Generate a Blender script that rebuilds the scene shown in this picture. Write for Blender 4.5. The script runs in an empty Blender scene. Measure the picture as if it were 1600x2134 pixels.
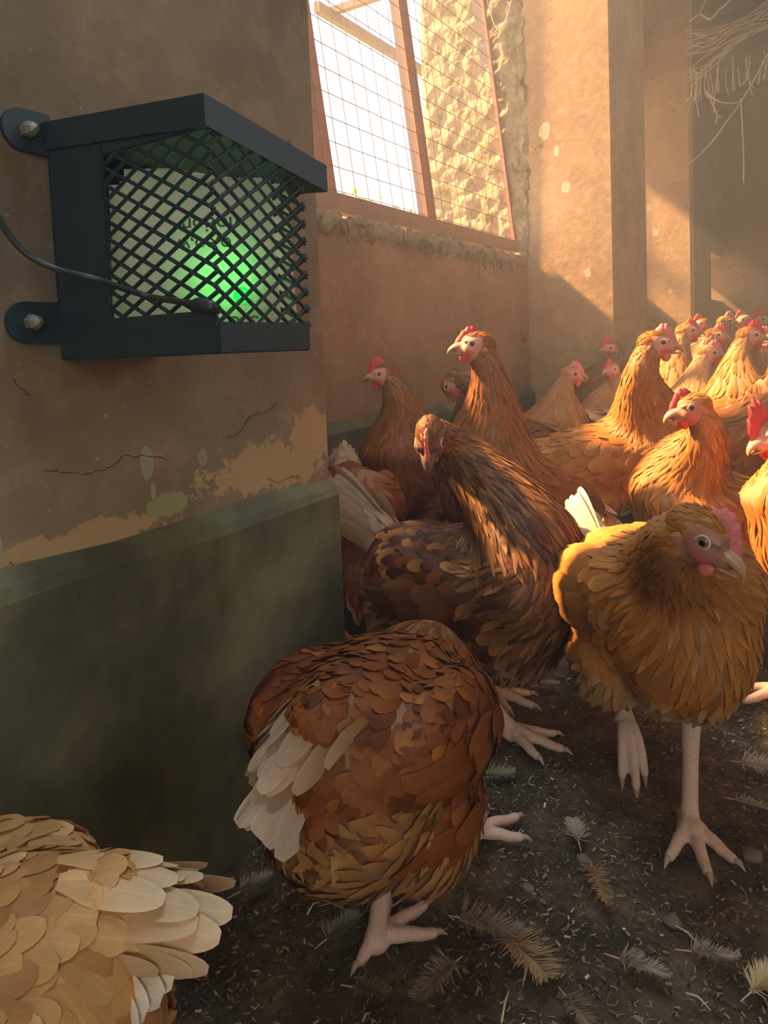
import bpy, bmesh, math, random
import numpy as np
from mathutils import Vector, Matrix, Euler
from mathutils.bvhtree import BVHTree
from math import radians as RD, sin, cos, pi, sqrt

S = bpy.context.scene
COL = S.collection
rnd = random.Random(7)
nrs = np.random.RandomState(11)

# ------------------------------------------------------------------ camera
F_PX = 1541.0; CX = 800.0; PY = 832.5; CAM = Vector((0, 0, 0.5))
RT = Vector((0.848, 0.528, -0.040)).normalized()
FW = Vector((-0.529, 0.846, -0.070)); FW = (FW - RT * FW.dot(RT)).normalized()
UP = RT.cross(FW).normalized()
cd = bpy.data.cameras.new('camera'); cam = bpy.data.objects.new('camera', cd); COL.objects.link(cam)
cd.sensor_fit = 'VERTICAL'; cd.sensor_height = 36; cd.lens = 36 * F_PX / 2134; cd.shift_y = (PY - 1067) / 2134
cd.clip_start = 0.02; cd.clip_end = 200
cam.matrix_world = Matrix(((RT.x, UP.x, -FW.x, CAM.x), (RT.y, UP.y, -FW.y, CAM.y), (RT.z, UP.z, -FW.z, CAM.z), (0, 0, 0, 1)))
S.camera = cam

# ------------------------------------------------------------------ world, sun, lamps, exposure
w = bpy.data.worlds.new('sky'); S.world = w; w.use_nodes = True
bg = w.node_tree.nodes['Background']; bg.inputs[0].default_value = (0.86, 0.93, 1.0, 1); bg.inputs[1].default_value = 3.0
SUN = Vector((1.0, 0.19, -0.92)).normalized()
sd = bpy.data.lights.new('sun', 'SUN'); sd.energy = 34; sd.angle = RD(3.0); sd.color = (1.0, 0.62, 0.28)
so = bpy.data.objects.new('sun', sd); COL.objects.link(so); so.rotation_euler = SUN.to_track_quat('-Z', 'Y').to_euler(); so.location = (-4, -1, 4)

def area(name, loc, target, size, energy, color):
    d = bpy.data.lights.new(name, 'AREA'); d.shape = 'RECTANGLE'; d.size, d.size_y = size; d.energy = energy; d.color = color
    o = bpy.data.objects.new(name, d); COL.objects.link(o); o.location = loc
    o.rotation_euler = (Vector(target) - Vector(loc)).to_track_quat('-Z', 'Y').to_euler(); return o
# added fill lamps, no source seen: from behind, overhead and across the room
area('added_back_fill', (1.2, -1.6, 1.3), (-0.4, 0.8, 0.2), (1.0, 1.6), 7.5, (1.0, 0.78, 0.48))
area('added_cool_fill', (-0.25, 0.45, 2.42), (-0.45, 0.5, 0.0), (0.5, 0.4), 22, (0.50, 0.72, 1.0))  # added cool lamp standing in for a bluish veil; the roof has no gap
area('added_side_fill', (3.0, 3.5, 1.8), (-0.5, 3.2, 0.4), (3.0, 1.0), 3, (1.0, 0.78, 0.5))
S.view_settings.view_transform = 'Standard'; S.view_settings.look = 'None'
S.view_settings.exposure = 0.0; S.view_settings.gamma = 1.0
try: S.view_settings.use_curve_mapping = False
except Exception: pass

# ------------------------------------------------------------------ tagging helpers
def tag(o, label=None, cat=None, group=None, kind=None):
    if label: o['label'] = label
    if cat: o['category'] = cat
    if group: o['group'] = group
    if kind: o['kind'] = kind
    return o
def link(name, me, mat=None, parent=None):
    o = bpy.data.objects.new(name, me); COL.objects.link(o)
    if mat is not None and not me.materials:
        me.materials.append(mat)
    if parent is not None: o.parent = parent
    return o
def empty(name, loc=(0, 0, 0), rz=0):
    o = bpy.data.objects.new(name, None); o.empty_display_size = .05; COL.objects.link(o); o.location = loc; o.rotation_euler.z = rz; return o
def mesh(name, V, Fc, smooth=False):
    me = bpy.data.meshes.new(name); me.from_pydata([tuple(v) for v in V], [], [tuple(f) for f in Fc]); me.update()
    if smooth: me.polygons.foreach_set('use_smooth', [True] * len(me.polygons))
    return me
def np_mesh(name, V, Q, smooth=True, cols=None, uvs=None):
    """V (n,3), Q (m,4) quads; colours per vertex; uvs per vertex"""
    me = bpy.data.meshes.new(name); V = np.asarray(V, np.float32); Q = np.asarray(Q, np.int32)
    me.vertices.add(len(V)); me.vertices.foreach_set('co', V.ravel())
    me.loops.add(Q.size); me.loops.foreach_set('vertex_index', Q.ravel())
    me.polygons.add(len(Q)); me.polygons.foreach_set('loop_start', np.arange(0, Q.size, Q.shape[1], dtype=np.int32))
    me.polygons.foreach_set('loop_total', np.full(len(Q), Q.shape[1], np.int32))
    me.update(calc_edges=True)
    if smooth: me.polygons.foreach_set('use_smooth', np.ones(len(Q), bool))
    if cols is not None:
        a = me.color_attributes.new('Col', 'FLOAT_COLOR', 'POINT')
        c = np.ones((len(V), 4), np.float32); c[:, :3] = cols; a.data.foreach_set('color', c.ravel())
    if uvs is not None:
        l = me.uv_layers.new(name='UVMap'); l.data.foreach_set('uv', np.asarray(uvs, np.float32)[Q.ravel()].ravel())
    return me
def boxes(L):
    """list of (x0,x1,y0,y1,z0,z1) -> verts, faces"""
    V = []; Fc = []
    for (x0, x1, y0, y1, z0, z1) in L:
        b = len(V); V += [(x, y, z) for z in (z0, z1) for y in (y0, y1) for x in (x0, x1)]
        Fc += [tuple(b + i for i in f) for f in ((0, 2, 3, 1), (4, 5, 7, 6), (0, 1, 5, 4), (2, 6, 7, 3), (0, 4, 6, 2), (1, 3, 7, 5))]
    return V, Fc
def box_obj(name, L, mat, parent=None, bevel=0):
    me = mesh(name, *boxes(L))
    if bevel:
        bm = bmesh.new(); bm.from_mesh(me); bmesh.ops.bevel(bm, geom=bm.edges[:], offset=bevel, segments=2, affect='EDGES'); bm.to_mesh(me); bm.free()
    return link(name, me, mat, parent)
def tube(pts, rad, n=10, cap=True):
    """quad tube along pts with radii; returns V,Q(list). ends closed by shrinking rings"""
    pts = [Vector(p) for p in pts]; rad = list(rad) if hasattr(rad, '__len__') else [rad] * len(pts)
    if cap:
        d0 = (pts[1] - pts[0]).normalized(); d1 = (pts[-1] - pts[-2]).normalized()
        r0, r1 = rad[0], rad[-1]
        pts = [pts[0] - d0 * r0, pts[0] - d0 * r0 * .7] + pts + [pts[-1] + d1 * r1 * .7, pts[-1] + d1 * r1]
        rad = [r0 * .02, r0 * .71] + rad + [r1 * .71, r1 * .02]
    V = []; Q = []; u = None
    for i, p in enumerate(pts):
        t = (pts[min(i + 1, len(pts) - 1)] - pts[max(i - 1, 0)]).normalized()
        if u is None:
            u = t.orthogonal().normalized()
        else:
            u = (u - t * u.dot(t)).normalized()
        v = t.cross(u)
        for k in range(n):
            a = 2 * pi * k / n; V.append(tuple(p + (u * cos(a) + v * sin(a)) * rad[i]))
    for i in range(len(pts) - 1):
        for k in range(n):
            Q.append((i * n + k, i * n + (k + 1) % n, (i + 1) * n + (k + 1) % n, (i + 1) * n + k))
    if cap:
        pass
    return V, Q
def join(parts):
    V = []; Fc = []
    for v, f in parts:
        b = len(V); V += list(v); Fc += [tuple(b + i for i in q) for q in f]
    return V, Fc
def catmull(P, n=6):
    P = [Vector(p) for p in P]; out = []
    for i in range(len(P) - 1):
        a = P[max(i - 1, 0)]; b = P[i]; c = P[i + 1]; d = P[min(i + 2, len(P) - 1)]
        for k in range(n):
            t = k / n; out.append(.5 * ((2 * b) + (c - a) * t + (2 * a - 5 * b + 4 * c - d) * t * t + (3 * b - a - 3 * c + d) * t ** 3))
    out.append(P[-1]); return out
def ellipsoid(c, r, rot=None, nu=20, nv=14):
    V = []; Q = []
    M = rot if rot is not None else Matrix.Identity(3); c = Vector(c)
    for j in range(nv + 1):
        th = pi * min(max(j / nv, .004), .996)
        for i in range(nu):
            a = 2 * pi * i / nu
            V.append(tuple(c + M @ Vector((r[0] * sin(th) * cos(a), r[1] * sin(th) * sin(a), r[2] * cos(th)))))
    for j in range(nv):
        for i in range(nu):
            Q.append((j * nu + i, (j + 1) * nu + i, (j + 1) * nu + (i + 1) % nu, j * nu + (i + 1) % nu))
    return V, Q
def remesh(V, Fc, voxel, smooth=8, fac=.5):
    me = mesh('tmp', V, Fc); o = bpy.data.objects.new('tmp', me); COL.objects.link(o)
    m = o.modifiers.new('r', 'REMESH'); m.mode = 'VOXEL'; m.voxel_size = voxel; m.use_smooth_shade = True
    if smooth: s = o.modifiers.new('s', 'SMOOTH'); s.factor = fac; s.iterations = smooth
    dg = bpy.context.evaluated_depsgraph_get(); dg.update()
    ev = o.evaluated_get(dg); out = ev.to_mesh()
    n = len(out.vertices); co = np.empty(n * 3, np.float32); out.vertices.foreach_get('co', co)
    nn = np.empty(n * 3, np.float32); out.vertices.foreach_get('normal', nn)
    polys = [tuple(p.vertices) for p in out.polygons]
    ev.to_mesh_clear(); bpy.data.objects.remove(o); bpy.data.meshes.remove(me)
    return co.reshape(-1, 3), nn.reshape(-1, 3), polys

# ------------------------------------------------------------------ node material helpers
class NM:
    def __init__(s, name):
        s.m = bpy.data.materials.new(name); s.m.use_nodes = True; s.t = s.m.node_tree; s.b = s.t.nodes['Principled BSDF']; s.out = s.t.nodes['Material Output']
        s.tc = s.t.nodes.new('ShaderNodeTexCoord')
    def n(s, t, **k):
        x = s.t.nodes.new(t)
        for a, v in k.items(): setattr(x, a, v)
        return x
    def l(s, a, b): s.t.links.new(a, b)
    def noise(s, scale, detail=6, rough=.6, vec=None, stretch=None):
        x = s.n('ShaderNodeTexNoise'); x.inputs['Scale'].default_value = scale; x.inputs['Detail'].default_value = detail; x.inputs['Roughness'].default_value = rough
        v = vec if vec is not None else s.tc.outputs['Object']
        if stretch:
            mp = s.n('ShaderNodeMapping'); mp.inputs['Scale'].default_value = stretch; s.l(v, mp.inputs['Vector']); v = mp.outputs[0]
        s.l(v, x.inputs['Vector']); return x.outputs['Fac']
    def ramp(s, f, stops):
        r = s.n('ShaderNodeValToRGB'); e = r.color_ramp.elements
        e[0].position = stops[0][0]; e[0].color = (*stops[0][1], 1); e[1].position = stops[-1][0]; e[1].color = (*stops[-1][1], 1)
        for p, c in stops[1:-1]: q = e.new(p); q.color = (*c, 1)
        s.l(f, r.inputs[0]); return r.outputs[0]
    def mix(s, f, a, b, mode='MIX'):
        x = s.n('ShaderNodeMix', data_type='RGBA', blend_type=mode)
        for i, v in ((0, f), (6, a), (7, b)):
            if hasattr(v, 'is_linked'): s.l(v, x.inputs[i])
            elif isinstance(v, (int, float)): x.inputs[i].default_value = v
            else: x.inputs[i].default_value = (*v, 1)
        return x.outputs[2]
    def math(s, op, a, b=None, c=None, clamp=False):
        x = s.n('ShaderNodeMath', operation=op); x.use_clamp = clamp
        for i, v in enumerate((a, b, c)):
            if v is None: continue
            if hasattr(v, 'is_linked'): s.l(v, x.inputs[i])
            else: x.inputs[i].default_value = v
        return x.outputs[0]
    def bump(s, h, strength=.3, dist=.01):
        b = s.n('ShaderNodeBump'); b.inputs['Strength'].default_value = strength; b.inputs['Distance'].default_value = dist
        s.l(h, b.inputs['Height']); s.l(b.outputs[0], s.b.inputs['Normal'])
    def col(s, c, rough=.8, metal=0):
        if hasattr(c, 'is_linked'): s.l(c, s.b.inputs['Base Color'])
        else: s.b.inputs['Base Color'].default_value = (*c, 1)
        s.b.inputs['Roughness'].default_value = rough; s.b.inputs['Metallic'].default_value = metal; return s
    def sep(s):
        x = s.n('ShaderNodeSeparateXYZ'); s.l(s.tc.outputs['Object'], x.inputs[0]); return x.outputs

def plain(name, c, rough=.6, metal=0, nscale=0, namt=.25, bump=0):
    m = NM(name)
    if nscale:
        f = m.noise(nscale, 5, .6); cc = m.mix(f, tuple(x * (1 - namt) for x in c), tuple(min(1, x * (1 + namt)) for x in c)); m.col(cc, rough, metal)
        if bump: m.bump(m.noise(nscale * 2, 6), bump, .004)
    else: m.col(c, rough, metal)
    return m.m

PLASTER_A = (0.235, 0.130, 0.062); PLASTER_B = (0.33, 0.185, 0.09)
def plaster(name, patches=(), a=PLASTER_A, b=PLASTER_B, stain=True, ax='YZ'):
    """brown washed plaster; patches = (u, v, ru, rv, colour, ragged) in object y/z metres"""
    m = NM(name); f = m.noise(3.2, 8, .62); c = m.ramp(f, [(.38, a), (.62, b)])
    f2 = m.noise(26, 6, .7); c = m.mix(m.math('MULTIPLY', m.math('SUBTRACT', f2, .5, clamp=True), 1.6), c, tuple(x * 1.7 for x in b))
    f3 = m.noise(9, 7, .7); c = m.mix(m.math('GREATER_THAN', f3, .66), c, tuple(x * .62 for x in a))
    sp = m.noise(130, 3, .6); c = m.mix(m.math('GREATER_THAN', sp, .71), c, (.42, .30, .17))
    s = m.sep(); U = s[1] if ax[0] == 'Y' else s[0]; Vv = s[2]
    nz = m.noise(30, 8, .75)
    for (u, v, ru, rv, pc, rag) in patches:
        du = m.math('DIVIDE', m.math('SUBTRACT', U, u), ru); dv = m.math('DIVIDE', m.math('SUBTRACT', Vv, v), rv)
        d = m.math('SQRT', m.math('ADD', m.math('MULTIPLY', du, du), m.math('MULTIPLY', dv, dv)))
        e = m.math('SUBTRACT', m.math('ADD', 1.0, m.math('MULTIPLY', m.math('SUBTRACT', nz, .5), rag)), d)
        k = m.math('MULTIPLY', e, 14, clamp=True); c = m.mix(k, c, pc)
    m.col(c, .88); m.bump(m.math('ADD', m.noise(40, 8, .7), m.math('MULTIPLY', m.noise(6, 4), 2)), .35, .006)
    return m.m
OCHRE = (.46, .31, .14)
NA, NB = (.200, .138, .074), (.290, .208, .116)
M_near = plaster('plaster_near', [(.62, .375, .10, .028, OCHRE, 3.4), (.69, .40, .05, .035, OCHRE, 2.5), (.40, .352, .07, .012, OCHRE, 3.5), (.33, .350, .05, .014, OCHRE, 3.5),
    (.447, .405, .0075, .0155, (.36, .33, .19), .35), (.452, .377, .003, .009, (.36, .33, .19), .5), (.515, .400, .0065, .009, (.33, .29, .17), .4), (.303, .362, .006, .014, (.38, .33, .19), .5), (.47, .362, .03, .012, (.33, .31, .14), 3.0)], a=NA, b=NB)
M_wall = plaster('plaster_wall')
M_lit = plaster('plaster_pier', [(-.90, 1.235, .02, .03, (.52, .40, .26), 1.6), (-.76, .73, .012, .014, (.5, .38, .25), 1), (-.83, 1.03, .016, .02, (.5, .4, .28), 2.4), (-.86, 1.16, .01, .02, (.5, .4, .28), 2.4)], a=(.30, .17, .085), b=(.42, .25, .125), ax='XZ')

mm = NM('plinth_green'); f = mm.noise(5, 8, .65); c = mm.ramp(f, [(.38, (.055, .052, .024)), (.5, (.130, .122, .052)), (.62, (.24, .220, .105))])
c = mm.mix(mm.math('MULTIPLY', mm.noise(18, 6, .7, stretch=(1, 1, .3)), .5), c, (.12, .11, .06)); c = mm.mix(mm.math('GREATER_THAN', mm.noise(60, 5, .7), .70), c, (.04, .04, .03))
mm.col(c, .8); mm.bump(mm.noise(30, 8, .7), .3, .006); M_plinth = mm.m

mm = NM('rough_stone'); f = mm.noise(22, 8, .75); c = mm.ramp(f, [(.32, (.16, .09, .04)), (.46, (.52, .36, .19)), (.62, (.70, .54, .33)), (.78, (.45, .17, .08))])
mm.col(c, .9); mm.bump(mm.noise(34, 9, .8), 1.0, .03); M_stone = mm.m
M_redpaint = plain('red_oxide_paint', (.40, .12, .060), .55, 0, 20, .3, .1)
M_sillrail = plain('faded_rail', (.30, .14, .085), .6, 0, 20, .3, .1)
M_wire = plain('rusty_wire', (.20, .13, .08), .6, .4)
M_black = plain('black_powder_coat', (.022, .036, .041), .42, 0, 60, .3, .05)
M_steel = plain('galvanised_bolt', (.55, .52, .40), .35, .8)
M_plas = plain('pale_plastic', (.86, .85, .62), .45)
_b = M_plas.node_tree.nodes['Principled BSDF']; _b.inputs['Emission Color'].default_value = (.80, .85, .45, 1); _b.inputs['Emission Strength'].default_value = .10   # faint even glow added to brighten the housing
M_cable = plain('black_cable', (.03, .035, .03), .45)
M_print = plain('black_print', (.03, .05, .04), .6)
M_web = plain('dusty_web', (.55, .46, .30), .95)
M_timber = plain('dark_timber', (.13, .09, .055), .85, 0, 14, .4, .3)
M_roof = plain('pale_sheet', (.45, .36, .20), .7, 0, 6, .25)
mm = NM('litter_soil'); f = mm.noise(14, 10, .75); c = mm.ramp(f, [(.3, (.030, .018, .009)), (.46, (.105, .064, .030)), (.60, (.21, .135, .066)), (.76, (.36, .25, .13))])
c = mm.mix(mm.math('GREATER_THAN', mm.noise(260, 3, .6), .66), c, (.26, .19, .11)); mm.col(c, .93); mm.bump(mm.noise(120, 8, .75), .8, .012); M_soil = mm.m
M_leaf = plain('sunlit_leaf', (.25, .48, .10), .6, 0, 8, .3)
M_out = plain('outside_ground', (.45, .42, .28), .9, 0, 3, .3)

# ------------------------------------------------------------------ the setting
W = -0.535; WX = -0.98; Y1 = 0.72; P1 = 2.57; P2 = 4.0; PF = -0.67; XO = -1.36; TOP = 2.5
def struct(name, L, mat, bevel=0):
    return tag(box_obj(name, L, mat, None, bevel), kind='structure')
# floor: uneven litter bed
def hfield(x, y):
    return .006 * (np.sin(x * 23 + y * 7) * np.cos(y * 19 - x * 5)) + .004 * np.sin(x * 61 + 3) * np.sin(y * 53 + 1) - .008
nx, ny = 260, 320
xs = np.linspace(-1.0, 3.2, nx); ys = np.linspace(-1.8, 8.0, ny); GX, GY = np.meshgrid(xs, ys)
GZ = hfield(GX, GY) + nrs.uniform(-.0012, .0012, GX.shape)
V = np.stack([GX, GY, GZ], -1).reshape(-1, 3); I = np.arange(nx * ny).reshape(ny, nx)
Q = np.stack([I[:-1, :-1], I[:-1, 1:], I[1:, 1:], I[1:, :-1]], -1).reshape(-1, 4)
fl = link('floor', np_mesh('floor', V, Q), M_soil); tag(fl, kind='structure')
# near partition wall
struct('wall_left', [(W - .05, W, -1.8, Y1, 0.30, TOP)], M_near)
# plinths with chamfered tops, as profile extrusions along y
def plinth(name, xw, y0, y1, h, proud=.014, ch=.022, x_in=None, wob=.003):
    xi = xw - .06 if x_in is None else x_in
    prof = [(xi, -.02), (xw + proud, -.02), (xw + proud, h - ch), (xw + proud * .7, h - ch * .6), (xw, h), (xi, h)]
    n = 24; V = []; Fc = []
    for i in range(n + 1):
        y = y0 + (y1 - y0) * i / n
        for k, (x, z) in enumerate(prof):
            j = wob * sin(i * 2.1 + k) if k in (2, 3, 4) else 0
            V.append((x, y, z + j))
    m = len(prof)
    for i in range(n):
        for k in range(m): Fc.append((i * m + k, i * m + (k + 1) % m, (i + 1) * m + (k + 1) % m, (i + 1) * m + k))
    Fc += [tuple(range(m))[::-1], tuple(n * m + k for k in range(m))]
    return tag(link(name, mesh(name, V, Fc), M_plinth), kind='structure')
plinth('baseboard_left', W, -1.8, Y1, .345, x_in=W - .05)
plinth('baseboard_window', WX, .3, P1, .335, proud=.02, x_in=WX - .3)
struct('baseboard_far', [(WX - .3, WX + .02, P1 + .5, P2, -.02, .335), (WX - .3, WX + .02, P2 + .1, 8.0, -.02, .335)], M_plinth)
# window wall: below sill, above head, between windows
SILL = .80; HEAD = 2.35
struct('wall_window', [(XO, WX, -1.8, .45, .3, TOP), (XO, WX, .45, P1, .3, SILL), (XO, WX, .45, P1, HEAD, TOP), (XO, WX, P1, P1 + .62, .3, TOP),
                       (XO, WX, P1 + .62, P2, .3, SILL), (XO, WX, P1 + .62, P2, 1.72, TOP), (XO, WX, P2, 6.9, .3, TOP), (XO, WX, 6.9, 7.6, .3, .8), (XO, WX, 6.9, 7.6, 1.2, TOP)], M_wall)
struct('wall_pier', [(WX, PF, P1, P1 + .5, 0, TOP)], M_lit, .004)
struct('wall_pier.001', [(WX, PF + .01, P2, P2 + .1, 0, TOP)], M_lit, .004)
struct('wall_back', [(-1.4, 3.3, 7.6, 7.8, 0, TOP)], plaster('plaster_back', a=(.20, .115, .05), b=(.27, .16, .075), ax='XZ'))
struct('wall_right', [(3.2, 3.35, -1.8, 8.0, 0, 1.5), (3.2, 3.35, -1.8, 2.0, 1.5, TOP), (3.2, 3.35, 6.0, 8.0, 1.5, TOP)], M_wall)
struct('wall_front', [(-1.4, .5, -1.9, -1.75, 0, TOP), (2.0, 3.3, -1.9, -1.75, 0, TOP), (.5, 2.0, -1.9, -1.75, 2.1, TOP)], M_wall)
struct('ceiling', [(XO, 3.5, -2.0, 8.2, TOP, TOP + .05)], M_roof)

# rough broken reveals and ragged plaster lips (geometry noise)
from mathutils import noise as mno
def rough_sheet(name, o, u, v, nu, nv, amp, scale, mat, kind='structure', edge=0, parent=None):
    o, u, v = Vector(o), Vector(u), Vector(v); n = u.cross(v).normalized(); V = []; Fc = []
    for j in range(nv + 1):
        for i in range(nu + 1):
            a, b = i / nu, j / nv; p = o + u * a + v * b
            d = mno.fractal(p * scale, 1.0, 2.0, 5) * amp
            taper = min(1, min(a, 1 - a) * nu / 2, min(b, 1 - b) * nv / 2)
            p = p + n * (d * 1.0 + amp * .4) * (.25 + .75 * taper) - n * amp * .5 * (1 - taper)
            if edge: p += (u.normalized() * mno.noise(p * scale * 1.3) + v.normalized() * mno.noise(p * scale * 1.7 + Vector((5, 1, 2)))) * edge
            V.append(tuple(p))
    for j in range(nv):
        for i in range(nu):
            k = j * (nu + 1) + i; Fc.append((k, k + 1, k + nu + 2, k + nu + 1))
    ob = link(name, mesh(name, V, Fc, False), mat, parent)
    if kind: tag(ob, kind=kind)
    return ob
rough_sheet('trim_1', (XO - .02, P1 - .004, .78), (.40, 0, 0), (0, 0, 1.5), 40, 130, .011, 16, M_stone)          # far reveal, broken stone
rough_sheet('trim_2', (-1.03, P1 - .002, .76), (.07, 0, 0), (0, 0, 1.5), 10, 130, .010, 26, M_stone, edge=.02)       # broken plaster arris
rough_sheet('trim_3', (WX - .38, .75, SILL + .002), (.385, 0, 0), (0, P1 - .76, 0), 24, 110, .02, 22, M_stone)         # broken sill top
rough_sheet('trim_4', (WX + .004, .8, .755), (0, P1 - .8, 0), (0, 0, .055), 150, 6, .013, 34, M_stone, edge=.016)      # ragged lip under the frame

# cracks in the near wall
def crack(pts, wd=.0011, x=W, parent=None):
    P = catmull([(x + .0006, p[0], p[1]) for p in pts], 5); V = []; Fc = []
    for i, p in enumerate(P):
        p = p + Vector((0, 0, rnd.uniform(-.0015, .0015))); q = wd * rnd.uniform(.35, 1.2)
        V += [(x - .001, p.y, p.z + q), (p.x, p.y + q * .4, p.z), (x - .001, p.y, p.z - q)]
    for i in range(len(P) - 1):
        for k in (0, 1): Fc.append((i * 3 + k, i * 3 + k + 1, i * 3 + k + 4, i * 3 + k + 3))
    return link('crack', mesh('crack', V, Fc), M_crack, parent)
M_crack = plain('crack_shadow', (.03, .018, .010), 1)
wl = bpy.data.objects['wall_left']
from mathutils import geometry as _g
def ray(px, py):
    return (FW + RT * ((px - CX) / F_PX) - UP * ((py - PY) / F_PX))
def on_x(px, py, x):
    d = ray(px, py); return CAM + d * (x / d.x)
def on_y(px, py, y):
    d = ray(px, py); return CAM + d * (y / d.y)
def wyz(px, py): p = on_x(px, py, W); return (p.y, p.z)
crack([wyz(*q) for q in ((85, 982), (110, 978), (150, 988), (200, 982), (235, 970), (260, 950), (300, 952), (345, 955))], parent=wl)
crack([wyz(*q) for q in ((470, 915), (500, 895), (520, 868), (550, 858), (578, 838))], .0009, parent=wl)
crack([wyz(*q) for q in ((555, 1000), (580, 1002), (605, 992), (620, 995))], .0009, parent=wl)
crack([wyz(*q) for q in ((25, 785), (40, 808), (62, 822))], .0007, parent=wl)
crack([wyz(*q) for q in ((18, 1172), (30, 1185), (36, 1200))], .001, parent=wl)

# ------------------------------------------------------------------ dusty air
HAZE = 0.052
if HAZE:
    hm = bpy.data.materials.new('dusty_air'); hm.use_nodes = True; t_ = hm.node_tree; t_.nodes.clear(); o_ = t_.nodes.new('ShaderNodeOutputMaterial'); v_ = t_.nodes.new('ShaderNodeVolumeScatter')
    v_.inputs['Color'].default_value = (.95, .93, .9, 1); v_.inputs['Density'].default_value = HAZE; v_.inputs['Anisotropy'].default_value = .35; t_.links.new(v_.outputs[0], o_.inputs['Volume'])
    tag(box_obj('dust_haze', [(-1.34, 3.19, -1.74, 7.59, .02, 2.49)], hm), 'thin dust haze glowing in the window light', 'haze', kind='stuff')
# ------------------------------------------------------------------ window: leaning red steel frame with welded mesh
LEAN = .10
def wp(y, z, dx=0):                      # point in the leaning frame plane
    return Vector((-1.030 - LEAN * (z - .83) + dx, y - LEAN * (z - .83) * .28, z))
def bar(name, y0, z0, y1, z1, wd, dp, mat, parent, dx=0):
    a = wp(y0, z0, dx); b = wp(y1, z1, dx); t = (b - a).normalized(); nrm = Vector((1, 0, 0)); s = t.cross(nrm).normalized(); nrm = s.cross(t)
    V = []
    for p in (a, b):
        for (i, j) in ((-1, -1), (1, -1), (1, 1), (-1, 1)): V.append(tuple(p + s * i * wd / 2 + nrm * j * dp / 2))
    Fc = [(0, 1, 2, 3), (4, 7, 6, 5)] + [(i, 4 + i, 4 + (i + 1) % 4, (i + 1) % 4) for i in range(4)]
    return link(name, mesh(name, V, Fc), mat, parent)
win = empty('window_1', (0, 0, 0)); tag(win, kind='structure')
ZT = 2.3; yL, yR = .52, 2.545
bar('bottom_rail', yL, .842, yR, .842, .042, .035, M_sillrail, win, .012)
bar('top_rail', yL + .1, ZT, yR, ZT, .04, .03, M_redpaint, win)
for y, sw in ((.50, .04), (1.07, .07), (1.41, .075), (1.925, .055), (2.562, .018)):  # the wide second stile is unseen, added to shade the tall hen
    bar('stile', y, .842, y, ZT, sw, .012, M_redpaint, win, .012); bar('stile_web', y + .022 + (.02 if sw > .07 else 0), .842, y + .022, ZT, .008, .05, plain('stile_web', (.10, .07, .07), .6), win, -.01)
parts = []
for i in range(35):
    y = .54 + i * .058; parts.append(tube([wp(y, .85, .022), wp(y, ZT, .022)], .0011, 4, False))
for j in range(25):
    z = .87 + j * .058; parts.append(tube([wp(.54, z, .023), wp(2.53, z, .023)], .0011, 4, False))
link('wire_mesh', mesh('wire_mesh', *join(parts)), M_wire, win)
win2 = empty('window_2'); tag(win2, kind='structure')
for (a, b, c, d) in ((3.2, .83, 3.98, .83), (3.2, 1.7, 3.98, 1.7), (3.21, .83, 3.21, 1.7), (3.6, .83, 3.6, 1.7), (3.97, .83, 3.97, 1.7)):
    A = Vector((-1.1, a, b)); B = Vector((-1.1, c, d)); v, q = tube([A, B], .02, 4, False); link('frame_bar', mesh('frame_bar', v, q), M_redpaint, win2)
# thin eaves batten outside and a bush beyond
ev = empty('eaves', (0, 0, 0)); tag(ev, 'brown eaves batten crossing the bright sky high in the window', 'eaves')
box_obj('batten', [(-2.63, -2.59, 3.6, 6.0, 2.455, 2.515)], M_timber, ev)
for y in (3.75, 4.9, 5.9): box_obj('rafter', [(-2.62, XO + .02, y, y + .04, 2.50, 2.54)], M_timber, ev)
tag(box_obj('outside_ground', [(-12, XO - .01, -6, 14, -.2, -.02)], M_out), kind='structure')
def bush(name, loc, r, n, label):
    b = empty(name, loc); tag(b, label, 'bush'); V = []; Fc = []
    for i in range(n):
        d = Vector([rnd.gauss(0, 1) for _ in range(3)]).normalized() * r * rnd.uniform(.5, 1); p = Vector((0, 0, r)) + d
        t = Vector([rnd.gauss(0, 1) for _ in range(3)]).normalized(); s = t.orthogonal().normalized(); L = rnd.uniform(.05, .09); k = len(V)
        V += [tuple(p), tuple(p + t * L * .5 + s * L * .22), tuple(p + t * L), tuple(p + t * L * .5 - s * L * .22)]; Fc.append((k, k + 1, k + 2, k + 3))
    f = link('foliage', mesh('foliage', V, Fc), M_leaf, b); tag(f, kind='stuff')
    v, q = tube([(0, 0, 0), (.02, .01, r * .6), (0, 0, r)], [.03, .02, .01], 8); link('stem', mesh('stem', v, q), M_timber, b)
bush('leafy_bush', (-3.3, 4.55, -.1), .92, 1800, 'green bush outside, seen low at the left of the window')
bush('leafy_bush', (-3.2, 6.7, -.1), .80, 1200, 'small green bush outside, low beside the broken window reveal')

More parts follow.
